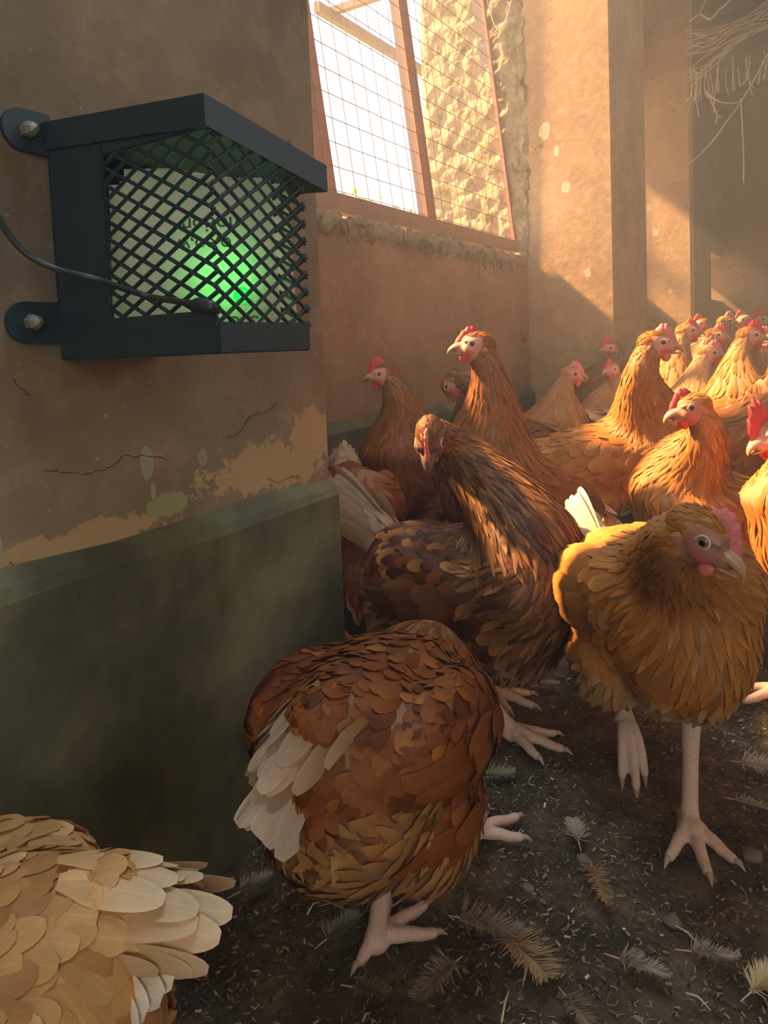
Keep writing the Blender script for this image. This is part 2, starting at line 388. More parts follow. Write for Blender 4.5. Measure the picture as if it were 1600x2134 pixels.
# ------------------------------------------------------------------ timber at the far top right
def beam(name, a, b, w_, h_, label):
    a, b = Vector(a), Vector(b); t = (b - a).normalized(); s = t.cross(Vector((0, 0, 1))).normalized(); u = s.cross(t)
    V = []
    for p in (a, b):
        for (i, j) in ((-1, -1), (1, -1), (1, 1), (-1, 1)): V.append(tuple(p + s * i * w_ / 2 + u * j * h_ / 2))
    Fc = [(0, 1, 2, 3), (4, 7, 6, 5)] + [(i, 4 + i, 4 + (i + 1) % 4, (i + 1) % 4) for i in range(4)]
    return tag(link(name, mesh(name, V, Fc), M_timber), label, 'beam')
beam('roof_beam', on_y(1400, 205, 4.6), on_y(1760, 112, 4.6), .08, .10, 'horizontal dusty timber beam beyond the piers at top right')
beam('roof_strut', on_y(1405, 120, 4.5), on_y(1800, -75, 4.5), .07, .16, 'sloping cobwebbed roof strut above the horizontal beam')

# ------------------------------------------------------------------ cobwebs
def web(label, lines, mat=M_web, name='cobweb'):
    P = []
    for pts, r in lines:
        P.append(tube(catmull(pts, 5), r, 5))
    o = link(name, mesh(name, *join(P), True), mat); return tag(o, label, 'cobweb', kind='stuff')
def oy(L, y): return [tuple(on_y(px, py, y + rnd.uniform(-.04, .04))) for px, py in L]
lw = [(oy([(1436, 342), (1480, 300), (1520, 245), (1545, 210), (1585, 140), (1625, 60)], 3.6), .003),
      (oy([(1543, 205), (1546, 260), (1549, 320), (1549, 380)], 3.6), .003), (oy([(1475, 195), (1500, 212), (1530, 215), (1545, 210)], 3.6), .003),
      (oy([(1472, 190), (1486, 220), (1494, 240), (1490, 256)], 3.6), .003), (oy([(1494, 243), (1502, 244)], 3.6), .004)]
for i in range(30):
    x = 1438 + 170 * rnd.random() ** 1.2; y0 = 205 - (x - 1440) * .28; lw.append((oy([(x, y0 - 45 + rnd.uniform(-20, 10)), (x + rnd.uniform(-8, 8), y0 - 10), (x + rnd.uniform(-14, 14), y0 + rnd.choice((3, 8, 14, 30, 45)) * rnd.random())], 3.7), rnd.uniform(.0012, .003)))
for i in range(22):
    a = rnd.uniform(0, 120); b = rnd.uniform(-30, 60)
    lw.append((oy([(1425 + rnd.uniform(0, 20), 60 + a), (1480, 60 + a * .6 + b * .3), (1540, 40 + a * .4), (1620, rnd.uniform(-20, 60))], 3.8), rnd.uniform(.001, .0025)))
web('tangle of dusty cobwebs hanging from the timbers at top right', lw)
web('pale looped cobweb strand at the very top right corner', [(oy([(1436, 45), (1458, 30), (1480, 40), (1498, 20), (1520, 0), (1530, -40)], 3.4), .004), (oy([(1458, 28), (1466, 10), (1475, -15)], 3.4), .0025)])
web('thin loop of web hanging in front of the window reveal at the top', [(oy([(1012, -20), (1020, 20), (1034, 58), (1050, 50), (1066, 0), (1068, -30)], 2.3), .0016), (oy([(1024, -20), (1022, 10), (1018, 28)], 2.3), .0014)])
lw = []
for i in range(30):
    x = 672 + 400 * (rnd.choice((.03, .1, .22, .33, .42, .5, .52, .55, .64, .8, .93)) + rnd.gauss(0, .025)); yy = 455 + (x - 672) * .24
    pp = [on_x(x + rnd.uniform(-4, 4), yy - 6, WX + .03), on_x(x + rnd.uniform(-6, 6), yy + 14, WX + .02), on_x(x + rnd.uniform(-8, 8), yy + rnd.uniform(12, 58 if i % 6 == 0 else 30), WX + .02)]
    lw.append(([tuple(p) for p in pp], rnd.uniform(.0008, .0035)))
web('dark dusty webs hanging in tatters under the window rail', lw, plain('dark_web', (.17, .125, .085), .95))

# ------------------------------------------------------------------ monitor in its mesh cage
cage = empty('wall_cage', (W, .42, .50)); tag(cage, 'black steel cage with diamond mesh bolted to the wall around a pale device', 'cage')
CO = Vector((W, .42, .50))
yA, yB, xF, zB, zT = .367, .468, -.360, .500, .668
def cbox(name, L, bevel=.0012, mat=M_black):
    return box_obj(name, [(x0 - CO.x, x1 - CO.x, y0 - CO.y, y1 - CO.y, z0 - CO.z, z1 - CO.z) for (x0, x1, y0, y1, z0, z1) in L], mat, cage, bevel)
cbox('back_plate', [(W + .001, W + .004, yA, yB, zB, zT)])
cbox('side_panel', [(W + .004, -.468, yA, yA + .003, zB, zT), (-.468, xF, yA, yA + .003, .650, zT)])
cbox('tray', [(W + .004, xF, yA, yB, zB, zB + .003), (W + .004, xF, yA - .0015, yA + .002, zB, .530), (xF - .003, xF + .001, yA, yB, zB, .522), (W + .004, xF, yB - .002, yB + .001, zB, .522)])
# sloped lid with a deep front lip
lid = [(-.535, yA - .003, .686), (xF + .002, yA - .003, .6715), (xF + .002, .498, .6490), (-.535, .498, .664)]
V = [(x - CO.x, y - CO.y, z - CO.z) for (x, y, z) in lid] + [(x - CO.x, y - CO.y, z - CO.z - .021) for (x, y, z) in lid]
link('lid', mesh('lid', V, [(0, 1, 2, 3), (7, 6, 5, 4), (0, 4, 5, 1), (1, 5, 6, 2), (2, 6, 7, 3), (3, 7, 4, 0)]), M_black, cage)
for (yy, zz) in ((.346, .676), (.338, .530)):
    V = []; n = 20
    for xx in (W + .001, W + .005):
        for k in range(n + 1):
            a = pi / 2 + pi * k / n; V.append((xx - CO.x, yy - CO.y + .016 * cos(a), zz - CO.z + .016 * sin(a)))
        V += [(xx - CO.x, yA - CO.y + .002, zz - CO.z - .016), (xx - CO.x, yA - CO.y + .002, zz - CO.z + .016)]
    m = n + 3; Fc = [tuple(range(m))[::-1], tuple(range(m, 2 * m))] + [(k, (k + 1) % m, m + (k + 1) % m, m + k) for k in range(m)]
    ear = link('mounting_ear', mesh('mounting_ear', V, Fc), M_black, cage)
    v, q = tube([(W + .005 - CO.x, yy - CO.y + .003, zz - CO.z), (W + .011 - CO.x, yy - CO.y + .003, zz - CO.z)], .0062, 6); link('bolt', mesh('bolt', v, q), M_steel, ear)
# expanded metal: strands in a diamond lattice, joined
def lattice(P, w0, w1, h0, h1, dw, dh, r=.0011):
    parts = []
    n = int((w1 - w0) / dw) + 2; hh = h1 - h0
    def clip(a, b):
        t0, t1 = 0, 1; d = (b[0] - a[0], b[1] - a[1])
        for p, q in ((-d[0], a[0] - w0), (d[0], w1 - a[0]), (-d[1], a[1] - h0), (d[1], h1 - a[1])):
            if abs(p) < 1e-9:
                if q < 0: return None
            else:
                t = q / p
                if p < 0: t0 = max(t0, t)
                else: t1 = min(t1, t)
        return None if t0 >= t1 else ((a[0] + d[0] * t0, a[1] + d[1] * t0), (a[0] + d[0] * t1, a[1] + d[1] * t1))
    sl = dh / dw; ln = hh / sl
    for s in (1, -1):
        k = -int(ln / dw) - 3
        while k < n + int(ln / dw) + 3:
            x0 = w0 + k * dw
            c = clip((x0, h0), (x0 + s * ln, h1)); k += 1
            if c: parts.append(tube([P(*c[0]), P(*c[1])], r, 6))
    return join(parts)
side = lattice(lambda a, b: Vector((a - CO.x, yA + .002 - CO.y, b - CO.z)), -.470, xF, .524, .656, .0250, .0132, .0016)
front = lattice(lambda a, b: Vector((xF - .001 - CO.x, a - CO.y, b - CO.z)), yA, yB, .520, .655, .0195, .0132, .0015)
link('mesh_panel', mesh('mesh_panel', *side, True), M_black, cage); link('mesh_panel', mesh('mesh_panel', *front, True), M_black, cage)
end_ = lattice(lambda a, b: Vector((a - CO.x, yB - CO.y, b - CO.z)), W, xF, .520, .655, .0250, .0132, .0015)
link('mesh_panel', mesh('mesh_panel', *end_, True), M_black, cage)
# the device: a rounded pale housing set diagonally
dev = empty('monitoring_device', (-.432, .424, .5035), math.atan2(.085, .120)); tag(dev, 'pale rounded electronic device with a green light inside the mesh cage', 'device')
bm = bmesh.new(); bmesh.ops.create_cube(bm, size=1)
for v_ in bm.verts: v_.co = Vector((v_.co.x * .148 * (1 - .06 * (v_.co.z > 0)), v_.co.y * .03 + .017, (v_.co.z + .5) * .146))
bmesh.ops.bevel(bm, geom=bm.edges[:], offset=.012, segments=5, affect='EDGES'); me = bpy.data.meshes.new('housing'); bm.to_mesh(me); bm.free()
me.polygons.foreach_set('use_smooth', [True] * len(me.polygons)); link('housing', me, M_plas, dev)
mg = NM('green_led'); mg.col((.01, .5, .08), .3); mg.b.inputs['Emission Color'].default_value = (.007, .95, .10, 1); mg.b.inputs['Emission Strength'].default_value = .8
v, q = ellipsoid((.032, .0010, .042), (.007, .002, .007)); link('status_light', mesh('status_light', v, q, True), mg.m, dev)
gl = bpy.data.lights.new('green_led_glow', 'POINT'); gl.energy = .075; gl.color = (.04, 1, .13); gl.shadow_soft_size = .006
go = bpy.data.objects.new('green_led_glow', gl); COL.objects.link(go); go.parent = dev; go.location = (.026, -.030, .052)
def text(body, loc, size, parent, mat, rot):
    c_ = bpy.data.curves.new('t', 'FONT'); c_.body = body; c_.size = size; c_.extrude = .0002; c_.align_x = 'CENTER'
    o = bpy.data.objects.new('t', c_); COL.objects.link(o); dg = bpy.context.evaluated_depsgraph_get()
    me = bpy.data.meshes.new_from_object(o.evaluated_get(dg)); bpy.data.objects.remove(o)
    ob = link('lettering', me, mat, parent); ob.location = loc; ob.rotation_euler = rot; return ob
text('notion', (.010, .0012, .104), .017, dev, M_print, (pi / 2, pi, 0))
text('o,eo,w', (.004, .0012, .088), .016, dev, M_print, (pi / 2, pi, 0))
text('o o mmm co', (-.004, .0012, .026), .019, dev, M_print, (pi / 2, pi, 0))
# cable
def cp(px, py, x): return tuple(on_x(px, py, x))
pts = [cp(-60, 330, W + .06), cp(-20, 425, W + .062), cp(40, 515, W + .067), cp(110, 558, W + .080), cp(200, 582, -.43), tuple(on_y(300, 615, .358)), tuple(on_y(370, 628, .360)), tuple(on_y(425, 634, .362))]
v, q = tube(catmull(pts, 8), .0022, 10); cb = link('power_cable', mesh('power_cable', v, q, True), M_cable); tag(cb, 'thin black cable sagging from the left edge into the cage', 'cable')
v, q = tube([on_y(412, 634, .3635), on_y(440, 640, .3635)], .0048, 10); link('cable_gland', mesh('cable_gland', v, q, True), M_cable, cb)

# ================================================================== HENS
def attr_mat(name, rough, feather=False, bumps=0, translucent=0.0):
    m = NM(name); a = m.n('ShaderNodeAttribute'); a.attribute_name = 'Col'; c = a.outputs['Color']
    if feather:
        uv = m.n('ShaderNodeUVMap'); s = m.n('ShaderNodeSeparateXYZ'); m.l(uv.outputs[0], s.inputs[0])
        u, v = s.outputs[0], s.outputs[1]
        au = m.math('ABSOLUTE', m.math('SUBTRACT', u, .5))
        # barbs: fine oblique lines either side of the shaft
        ph = m.math('SUBTRACT', m.math('MULTIPLY', v, 150), m.math('MULTIPLY', au, 90)); bb = m.math('SINE', ph)
        nz = m.noise(55, 4, .6); k = m.math('ADD', m.math('MULTIPLY', bb, .035), m.math('ADD', m.math('MULTIPLY', nz, .5), .74))
        k = m.math('ADD', k, m.math('MULTIPLY', m.math('LESS_THAN', au, .03), .10))
        k = m.math('ADD', k, m.math('MULTIPLY', m.math('GREATER_THAN', au, .40), .05))
        x = m.n('ShaderNodeVectorMath', operation='SCALE'); m.l(c, x.inputs[0]); m.l(k, x.inputs['Scale']); c = x.outputs[0]
        m.bump(bb, .12, .0006)
    m.col(c, rough); m.b.inputs['Specular IOR Level'].default_value = .25 if feather else .35
    if bumps: m.bump(m.noise(bumps, 4, .6), .35, .002)
    if translucent:
        t = m.n('ShaderNodeBsdfTranslucent'); m.l(c, t.inputs[0]); mx = m.n('ShaderNodeMixShader'); mx.inputs[0].default_value = translucent
        m.l(m.b.outputs[0], mx.inputs[1]); m.l(t.outputs[0], mx.inputs[2]); m.l(mx.outputs[0], m.out.inputs[0])
    return m.m
M_feather = attr_mat('feather', .55, True, translucent=.22)
M_skin = attr_mat('hen_skin', .6, False, 420)
mc = plain('comb_red', (.62, .035, .030), .45, 0, 260, .25, .4); mc.node_tree.nodes['Principled BSDF'].inputs['Subsurface Weight'].default_value = .25
mc.node_tree.nodes['Principled BSDF'].inputs['Subsurface Radius'].default_value = (.01, .002, .001); M_comb = mc
M_combp = plain('comb_pink', (.70, .17, .14), .45, 0, 260, .25, .4)
M_beak = plain('beak_horn', (.44, .25, .13), .4, 0, 120, .3, .1)
M_beakd = plain('beak_dark', (.16, .09, .06), .4, 0, 120, .3, .1)
M_iris = plain('amber_iris', (.22, .09, .03), .12); M_ear = plain('ear_lobe', (.40, .17, .10), .6, 0, 300, .2, .2); M_pupil = plain('pupil', (.004, .003, .003), .05); M_lid = plain('eyelid', (.62, .38, .29), .6, 0, 300, .2, .2)

RUST = dict(base=(.27, .075, .015), dark=(.13, .034, .009), tip=(.42, .14, .030), neck=(.30, .095, .019), fluff=(.52, .26, .085), tail=(.40, .19, .07), tailtip=(.78, .63, .45), skin=(.25, .12, .06))
ORANGE = dict(base=(.50, .185, .032), dark=(.30, .095, .018), tip=(.64, .29, .07), neck=(.48, .185, .036), fluff=(.56, .33, .13), tail=(.52, .28, .11), tailtip=(.78, .62, .42), skin=(.35, .17, .08))
BUFF = dict(base=(.62, .32, .10), dark=(.46, .20, .055), tip=(.76, .46, .19), neck=(.56, .28, .085), fluff=(.66, .40, .15), tail=(.70, .40, .15), tailtip=(.82, .70, .50), skin=(.5, .28, .14))
DARK = dict(base=(.21, .062, .013), dark=(.06, .017, .006), tip=(.42, .17, .045), neck=(.23, .09, .024), fluff=(.30, .16, .06), tail=(.26, .15, .07), tailtip=(.54, .38, .22), skin=(.18, .09, .045))

def profile(kind, s):
    if kind == 'round':
        return (np.minimum(1, .35 + s * 1.9)) * np.sqrt(np.clip(1 - (np.clip(s - .45, 0, 1) / .57) ** 2.4, 0, 1))
    if kind == 'point':
        return np.minimum(1, .4 + s * 2.4) * np.clip(1 - s, 0, 1) ** .62
    return np.minimum(1, .5 + s * 2) * np.clip(1.02 - s ** 2.2, 0, 1) ** .8

def feather_batch(P, N, D, L, Wd, kind, c0, c1, lift0, lift1, bvh=None, arch=.22, nseg=4, curl=0.0):
    """P roots (n,3), N normals, D directions, L lengths, Wd widths; rows follow the body surface. -> V,Q,col,uv"""
    n = len(P); s = 1 - (1 - np.linspace(0, 1, nseg + 1)) ** 1.35; ds = np.diff(s, prepend=0); V = np.zeros((n, nseg + 1, 3, 3)); C = np.zeros((n, nseg + 1, 3, 3)); UV = np.zeros((n, nseg + 1, 3, 2))
    p = P.copy(); nn = N.copy(); d = D.copy(); pr = profile(kind, s)
    for k in range(nseg + 1):
        if k:
            q = p + d * (L * ds[k])[:, None]
            if bvh is not None:
                for i in range(n):
                    h = bvh.find_nearest(Vector(q[i]))
                    if h[0] is not None and h[3] < .02:
                        q[i] = h[0]; nn[i] = h[1]
            d = d - nn * (d * nn).sum(1)[:, None] if bvh is not None else d
            d /= np.linalg.norm(d, axis=1)[:, None] + 1e-9
            p = q
        side = np.cross(nn, d); lift = (lift0 + (lift1 - lift0) * s[k] ** 1.3)[:, None] * nn - nn * (curl * L * s[k] ** 2)[:, None]
        for j, a in enumerate((-1, 0, 1)):
            V[:, k, j] = p + lift + side * (a * Wd * pr[k] * .5)[:, None] - nn * (abs(a) * arch * Wd * pr[k] * .5)[:, None]
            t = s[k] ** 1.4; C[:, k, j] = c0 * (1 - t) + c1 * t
            UV[:, k, j] = (.5 + a * .5, s[k])
    m = (nseg + 1) * 3; idx = np.arange(m).reshape(nseg + 1, 3)
    q = np.stack([idx[:-1, :-1], idx[:-1, 1:], idx[1:, 1:], idx[1:, :-1]], -1).reshape(-1, 4)
    Q = (q[None] + (np.arange(n) * m)[:, None, None]).reshape(-1, 4)
    return V.reshape(-1, 3), Q, C.reshape(-1, 3), UV.reshape(-1, 2)

def cat_batches(B):
    V, Q, C, U = [], [], [], []; b = 0
    for v, q, c, u in B:
        V.append(v); Q.append(q + b); C.append(c); U.append(u); b += len(v)
    return np.concatenate(V), np.concatenate(Q), np.concatenate(C), np.concatenate(U)

def rotm(yaw, pitch=0, roll=0):
    """x axis turned by yaw about z, pitched up by pitch"""
    return Euler((RD(roll), -RD(pitch), RD(yaw)), 'XYZ').to_matrix() if False else (Matrix.Rotation(RD(yaw), 3, 'Z') @ Matrix.Rotation(-RD(pitch), 3, 'Y') @ Matrix.Rotation(RD(roll), 3, 'X'))

_heads = {}
def head_solid(detail):
    """continuous head surface in head coordinates (x to beak), cached"""
    if detail in _heads: return _heads[detail]
    P = [ellipsoid((-.003, 0, .002), (.0265, .0180, .0205)), ellipsoid((.016, 0, -.004), (.0155, .0115, .0125)), ellipsoid((-.006, 0, -.012), (.020, .0155, .0150)),
         ellipsoid((.004, 0, .010), (.017, .0130, .0100)), ellipsoid((.006, .0118, -.004), (.014, .006, .012)), ellipsoid((.006, -.0118, -.004), (.014, .006, .012)),
         tube([(-.010, 0, -.006), (-.014, 0, -.018)], [.0165, .0165], 14), ellipsoid((.010, .0125, .0075), (.010, .004, .003)), ellipsoid((.010, -.0125, .0075), (.010, .004, .003))]
    V, Fc = join(P); r = remesh(V, Fc, .0016 if detail > 1 else .003, 6); _heads[detail] = r; return r

def beak_mesh(upper):
    V = []; Fc = []; m = 10
    if upper: sec = [(.022, .0095, .0085, -.001), (.029, .0085, .0075, -.0012), (.0340, .0066, .0062, -.0028), (.0385, .0045, .0048, -.0050), (.0418, .0024, .0030, -.0082), (.0426, .0007, .0010, -.0110)]
    else: sec = [(.020, .0085, .0042, -.0105), (.027, .0070, .0036, -.0105), (.033, .0045, .0026, -.0106), (.0375, .0018, .0012, -.0106)]
    for (x, ry, rz, z) in sec:
        for k in range(m):
            a = 2 * pi * k / m; zz = sin(a) * rz
            if upper and zz < 0: zz *= .55
            if not upper and zz > 0: zz *= .2
            V.append((x, cos(a) * ry, z + zz))
    for i in range(len(sec) - 1):
        for k in range(m): Fc.append((i * m + k, i * m + (k + 1) % m, (i + 1) * m + (k + 1) % m, (i + 1) * m + k))
    Fc.append(tuple((len(sec) - 1) * m + k for k in range(m)))
    return V, Fc
def comb_mesh(size):
    """single serrated comb with thickness"""
    n = 26; top = []; bot = []
    for i in range(n + 1):
        t = i / n; x = .032 - t * .036
        zb = -.002 + .0225 * sin(min(1, t * 1.35) * pi / 2) - (max(0, t - .75) * .012)
        teeth = .5 + .5 * abs(sin(t * pi * 5.0)); env = sin(pi * min(1, .12 + t * .93)) ** .7
        top.append((x - .004 * t, zb + .002 + .0165 * size * env * (.55 + .55 * teeth))); bot.append((x, zb - .006))
    V = []; th = (.0021, .0030)
    for sgn in (1, -1):
        for (a, b) in zip(bot, top):
            V.append((a[0], sgn * .0032, a[1])); V.append(((a[0] + b[0]) / 2, sgn * .0024, (a[1] + b[1]) / 2)); V.append((b[0], sgn * .0010, b[1]))
    Fc = []; m = (n + 1) * 3
    for i in range(n):
        for k in (0, 1):
            q = (i * 3 + k, i * 3 + k + 1, (i + 1) * 3 + k + 1, (i + 1) * 3 + k); Fc.append(q); Fc.append(tuple(m + j for j in q[::-1]))
        Fc.append((i * 3 + 2, m + i * 3 + 2, m + (i + 1) * 3 + 2, (i + 1) * 3 + 2))
    for i in (0, n): Fc += [(i * 3, i * 3 + 1, m + i * 3 + 1, m + i * 3), (i * 3 + 1, i * 3 + 2, m + i * 3 + 2, m + i * 3 + 1)]
    return V, Fc

LEGC = np.array((.66, .43, .30))
def leg_solid(hock, foot, toeyaw=0, spread=(38, 0, -38), lifted=False, det=2, floor=0.0):
    """bare shank, three toes, hallux, claws -> list of (V,Q) parts (for one continuous leg skin)"""
    h = Vector(hock); f = Vector(foot); parts = []; claws = []
    a = f + Vector((0, 0, .014)); n = 12
    sh = [h + Vector((0, 0, .03)), h, h + (a - h) * .35, h + (a - h) * .8, a]
    parts.append(tube(sh, [.012, .0108, .0088, .0088, .0105], 12))
    parts.append(ellipsoid(h, (.0125, .011, .0125), None, 12, 8)); parts.append(ellipsoid(f + Vector((0, 0, .010)), (.014, .013, .010), None, 12, 8))
    for sp, L in zip(list(spread) + [180 + 8], (.052, .064, .054, .024)):
        y = RD(toeyaw + sp); d = Vector((cos(y), sin(y), 0)); pts = []; rr = []
        for k in range(9):
            t = k / 8
            if lifted: z = .010 - .055 * t * t * L / .06; p = f + d * L * t * (1 - .35 * t) + Vector((0, 0, z))
            else: p = f + d * L * t + Vector((0, 0, .0095 * (1 - t) + .0050 + .0022 * abs(sin(t * pi * 2.5))))
            pts.append(p); rr.append(.0088 * (1 - .42 * t) * (1 + .06 * sin(t * 26)))
        parts.append(tube(pts, rr, 10))
        e = pts[-1]; dd = (pts[-1] - pts[-2]).normalized()
        claws.append(tube([e, e + dd * .007 + Vector((0, 0, .0008)), e + dd * .0135 + Vector((0, 0, -.0035))], [.0038, .0028, .0006], 7))
    return parts, claws

HENS = []
def hen(label, pos, heading, head, headyaw, headpitch, pal, scale=1.0, group=None, det=2, pitch=8, neckbend=None, neckr=1.0, combk=1.0, combm=None, beakm=None,
        legs=None, tail=(35, .105, 22), tailup=None, seed=0, body=(1, 1, 1), lean=0, nw=9, spacing=1.0, bodyz=.215, rot_tail=0, mottled=0.25, wing=True, name='hen', headroll=0, bare=None, nt=.38, shrink_head=1.0):
    rs = np.random.RandomState(100 + seed); rr = random.Random(seed + 5)
    root = empty(name, (pos[0], pos[1], 0), RD(heading)); root.scale = (scale,) * 3
    tag(root, label, 'hen', group or 'brown hens crowding the coop floor'); HENS.append(root)
    Minv = (Matrix.Translation(Vector((pos[0], pos[1], 0))) @ Matrix.Rotation(RD(heading), 4, 'Z') @ Matrix.Scale(scale, 4)).inverted()
    H = Minv @ Vector(head); hy = headyaw - heading
    HR = rotm(hy, headpitch, headroll) * shrink_head; HT = Matrix.Translation(H) @ HR.to_4x4()
    B = rotm(0, pitch, lean)
    bc = Vector((0, 0, bodyz)); bx, by, bz = body
    def bp(x, y, z): return bc + B @ Vector((x * bx, y * by, z * bz))
    back = H + HR @ Vector((-.012, 0, -.012))                    # where the neck meets the skull
    sh = bp(.085, 0, .028); bend = neckbend if neckbend is not None else 1.0
    up_ = Vector((.02, 0, .06)) * bend
    ctl = sh + B @ Vector((.035, 0, .055)) * bend
    dirh = HR @ Vector((-.35, 0, -1)); ctl2 = back + dirh * ((back - sh).length * nt)
    NP = []
    for k in range(9):
        t = k / 8; NP.append(sh * (1 - t) ** 3 + ctl * 3 * t * (1 - t) ** 2 + ctl2 * 3 * t * t * (1 - t) + back * t ** 3)
    nr = [(.062 * (1 - k / 8) ** 1.5 + .0225 + .004 * (1 - k / 8)) * neckr for k in range(9)]
    # torso
    prims = [ellipsoid(bp(0, 0, 0), (.122 * bx, .083 * by, .083 * bz), B), ellipsoid(bp(.060, 0, -.008), (.078 * bx, .074 * by, .082 * bz), B),
             ellipsoid(bp(-.065, 0, .006), (.085 * bx, .074 * by, .074 * bz), B), ellipsoid(bp(-.03, .045, -.05), (.060, .042 * by, .052), B), ellipsoid(bp(-.03, -.045, -.05), (.060, .042 * by, .052), B),
             tube([bp(-.07, 0, .022), bp(-.125, 0, .050)], [.060, .030], 14),
             ellipsoid(bp(-.085, 0, -.030), (.062, .066 * by, .058 * bz), B)]
    for s_ in (1, -1): prims.append(ellipsoid(bp(-.015, s_ * .066, .022), (.095, .026, .050), B @ Matrix.Rotation(RD(6), 3, 'Y')))
    prims.append(tube(NP, nr, 16))
    prims.append(ellipsoid(back, (.020, .018, .020), None))
    legs = legs if legs is not None else [((-.005, .045, .095), (.01, .048, 0), 0, False), ((-.005, -.045, .095), (.015, -.05, 0), 0, False)]
    for (hk, ft, ty, lf) in legs:
        th = bp(-.005, .045 if hk[1] > 0 else -.045, -.045); prims.append(tube([th, Vector(hk) + Vector((0, 0, .022))], [.046, .019], 14))
    V, Fc = join(prims); co, nn, polys = remesh(V, Fc, .0065 if det > 1 else .008, 14)
    bvh = BVHTree.FromPolygons([Vector(c) for c in co], polys)
    BV = [co]; BF = [polys]; BC = [np.tile(np.array(pal['skin']), (len(co), 1))]; off = len(co)
    # head surface
    hc, hn, hp = head_solid(det)
    hw = np.array([list(HT @ Vector(c)) for c in hc]); face = np.array((.60, .27, .19)) if bare is None else np.array(bare)
    hcol = np.tile(np.array(pal['neck']), (len(hc), 1)); x, y, z = hc[:, 0], hc[:, 1], hc[:, 2]
    fm = np.clip((x + .010) * 160, 0, 1) * np.clip((.017 - z) * 180, 0, 1)
    hcol = hcol * (1 - fm[:, None]) + face * fm[:, None] * (rs.uniform(.86, 1.1, (len(hc), 1)))
    red = np.clip(1 - np.sqrt(((x - .012) / .012) ** 2 + ((z + .010) / .007) ** 2), 0, 1) * 1.3
    hcol = hcol * (1 - np.clip(red, 0, .7)[:, None]) + np.array((.58, .10, .07)) * np.clip(red, 0, .7)[:, None]
    BV.append(hw); BF.append([tuple(off + i for i in p) for p in hp]); BC.append(hcol); off += len(hw)
    # legs
    for (hk, ft, ty, lf) in legs:
        pts, claws = leg_solid(hk, ft, ty, lifted=lf, spread=(34, 0, -34) if not lf else (22, 0, -22))
        v, q = join(pts)
        if det > 1: lc, ln_, lp = remesh(v, q, .0022, 4)
        else: lc, lp = np.array(v), q
        shade = .86 + .2 * rs.uniform(size=(len(lc), 1)); BV.append(lc); BF.append([tuple(off + i for i in p) for p in lp]); BC.append(np.tile(LEGC, (len(lc), 1)) * shade); off += len(lc)
        v, q = join(claws); BV.append(np.array(v)); BF.append([tuple(off + i for i in p) for p in q]); BC.append(np.tile(np.array((.42, .28, .19)), (len(v), 1))); off += len(v)
    AV = np.concatenate(BV); me = bpy.data.meshes.new('body'); me.from_pydata(AV.tolist(), [], [p for f in BF for p in f]); me.update()
    me.polygons.foreach_set('use_smooth', np.ones(len(me.polygons), bool))
    a = me.color_attributes.new('Col', 'FLOAT_COLOR', 'POINT'); cc = np.ones((len(AV), 4), np.float32); cc[:, :3] = np.concatenate(BC); a.data.foreach_set('color', cc.ravel())
    link('body', me, M_skin, root)
    # head furniture
    def hpart(nm, V, Fc, mat, par=root, sm=True):
        return link(nm, mesh(nm, [HT @ Vector(v) for v in V], Fc, sm), mat, par)
    hpart('comb', *comb_mesh(combk), combm or M_comb); hpart('upper_beak', *beak_mesh(True), beakm or M_beak); hpart('lower_beak', *beak_mesh(False), beakm or M_beak)
    for s_ in (1, -1):
        e = hpart('eye', *ellipsoid((.0065, s_ * .0150, .0035), (.0050, .0030, .0050), None, 14, 10), M_iris)
        hpart('pupil', *ellipsoid((.0068, s_ * .0170, .0036), (.0026, .0015, .0026), None, 10, 8), M_pupil, e)
        n = 16; ring = [(.0065 + .0057 * cos(2 * pi * k / n), s_ * (.0160 + .0006 * cos(4 * pi * k / n)), .0035 + .0052 * sin(2 * pi * k / n)) for k in range(n + 1)]
        hpart('eyelid', *tube(ring, .0011, 6, False), M_lid, e)
        hpart('wattle', *ellipsoid((.0165, s_ * .0065, -.0175), (.0065, .0028, .0095 * combk ** .5), rotm(0, -10), 12, 8), combm or M_comb)
        if det > 0: hpart('ear_lobe', *ellipsoid((-.0120, s_ * .0160, -.0070), (.0044, .0018, .0060), None, 12, 8), M_ear)
    # ---------------- plumage
    axis = [H + HR @ Vector((.02, 0, 0)), H] + list(reversed(NP)) + [bp(.03, 0, .0), bp(-.07, 0, .01), bp(-.15, 0, .06)]
    A = np.array([list(p) for p in axis]); SD = A[1:] - A[:-1]; SL = (SD ** 2).sum(1)
    tri = []
    for p in polys:
        tri.append((p[0], p[1], p[2]))
        if len(p) == 4: tri.append((p[0], p[2], p[3]))
    tri = np.array(tri); ta = co[tri]; ar = np.linalg.norm(np.cross(ta[:, 1] - ta[:, 0], ta[:, 2] - ta[:, 0]), axis=1)
    m = 26000 if det > 1 else 9000
    ids = rs.choice(len(tri), m, p=ar / ar.sum()); u = rs.uniform(size=(m, 1)); v = rs.uniform(size=(m, 1)); f = (u + v) > 1; u = np.where(f, 1 - u, u); v = np.where(f, 1 - v, v)
    t = ta[ids]; P = t[:, 0] + u * (t[:, 1] - t[:, 0]) + v * (t[:, 2] - t[:, 0]); Nn = nn[tri[ids]].mean(1); Nn /= np.linalg.norm(Nn, axis=1)[:, None]
    # nearest segment of the axis
    rel = P[:, None] - A[None, :-1]; tt = np.clip((rel * SD[None]).sum(2) / SL[None], 0, 1); dist = np.linalg.norm(rel - tt[..., None] * SD[None], axis=2); dist[:, -3:] *= .85
    si = dist.argmin(1); par = si + tt[np.arange(m), si]
    D = SD / np.sqrt(SL)[:, None]; D = D[si]
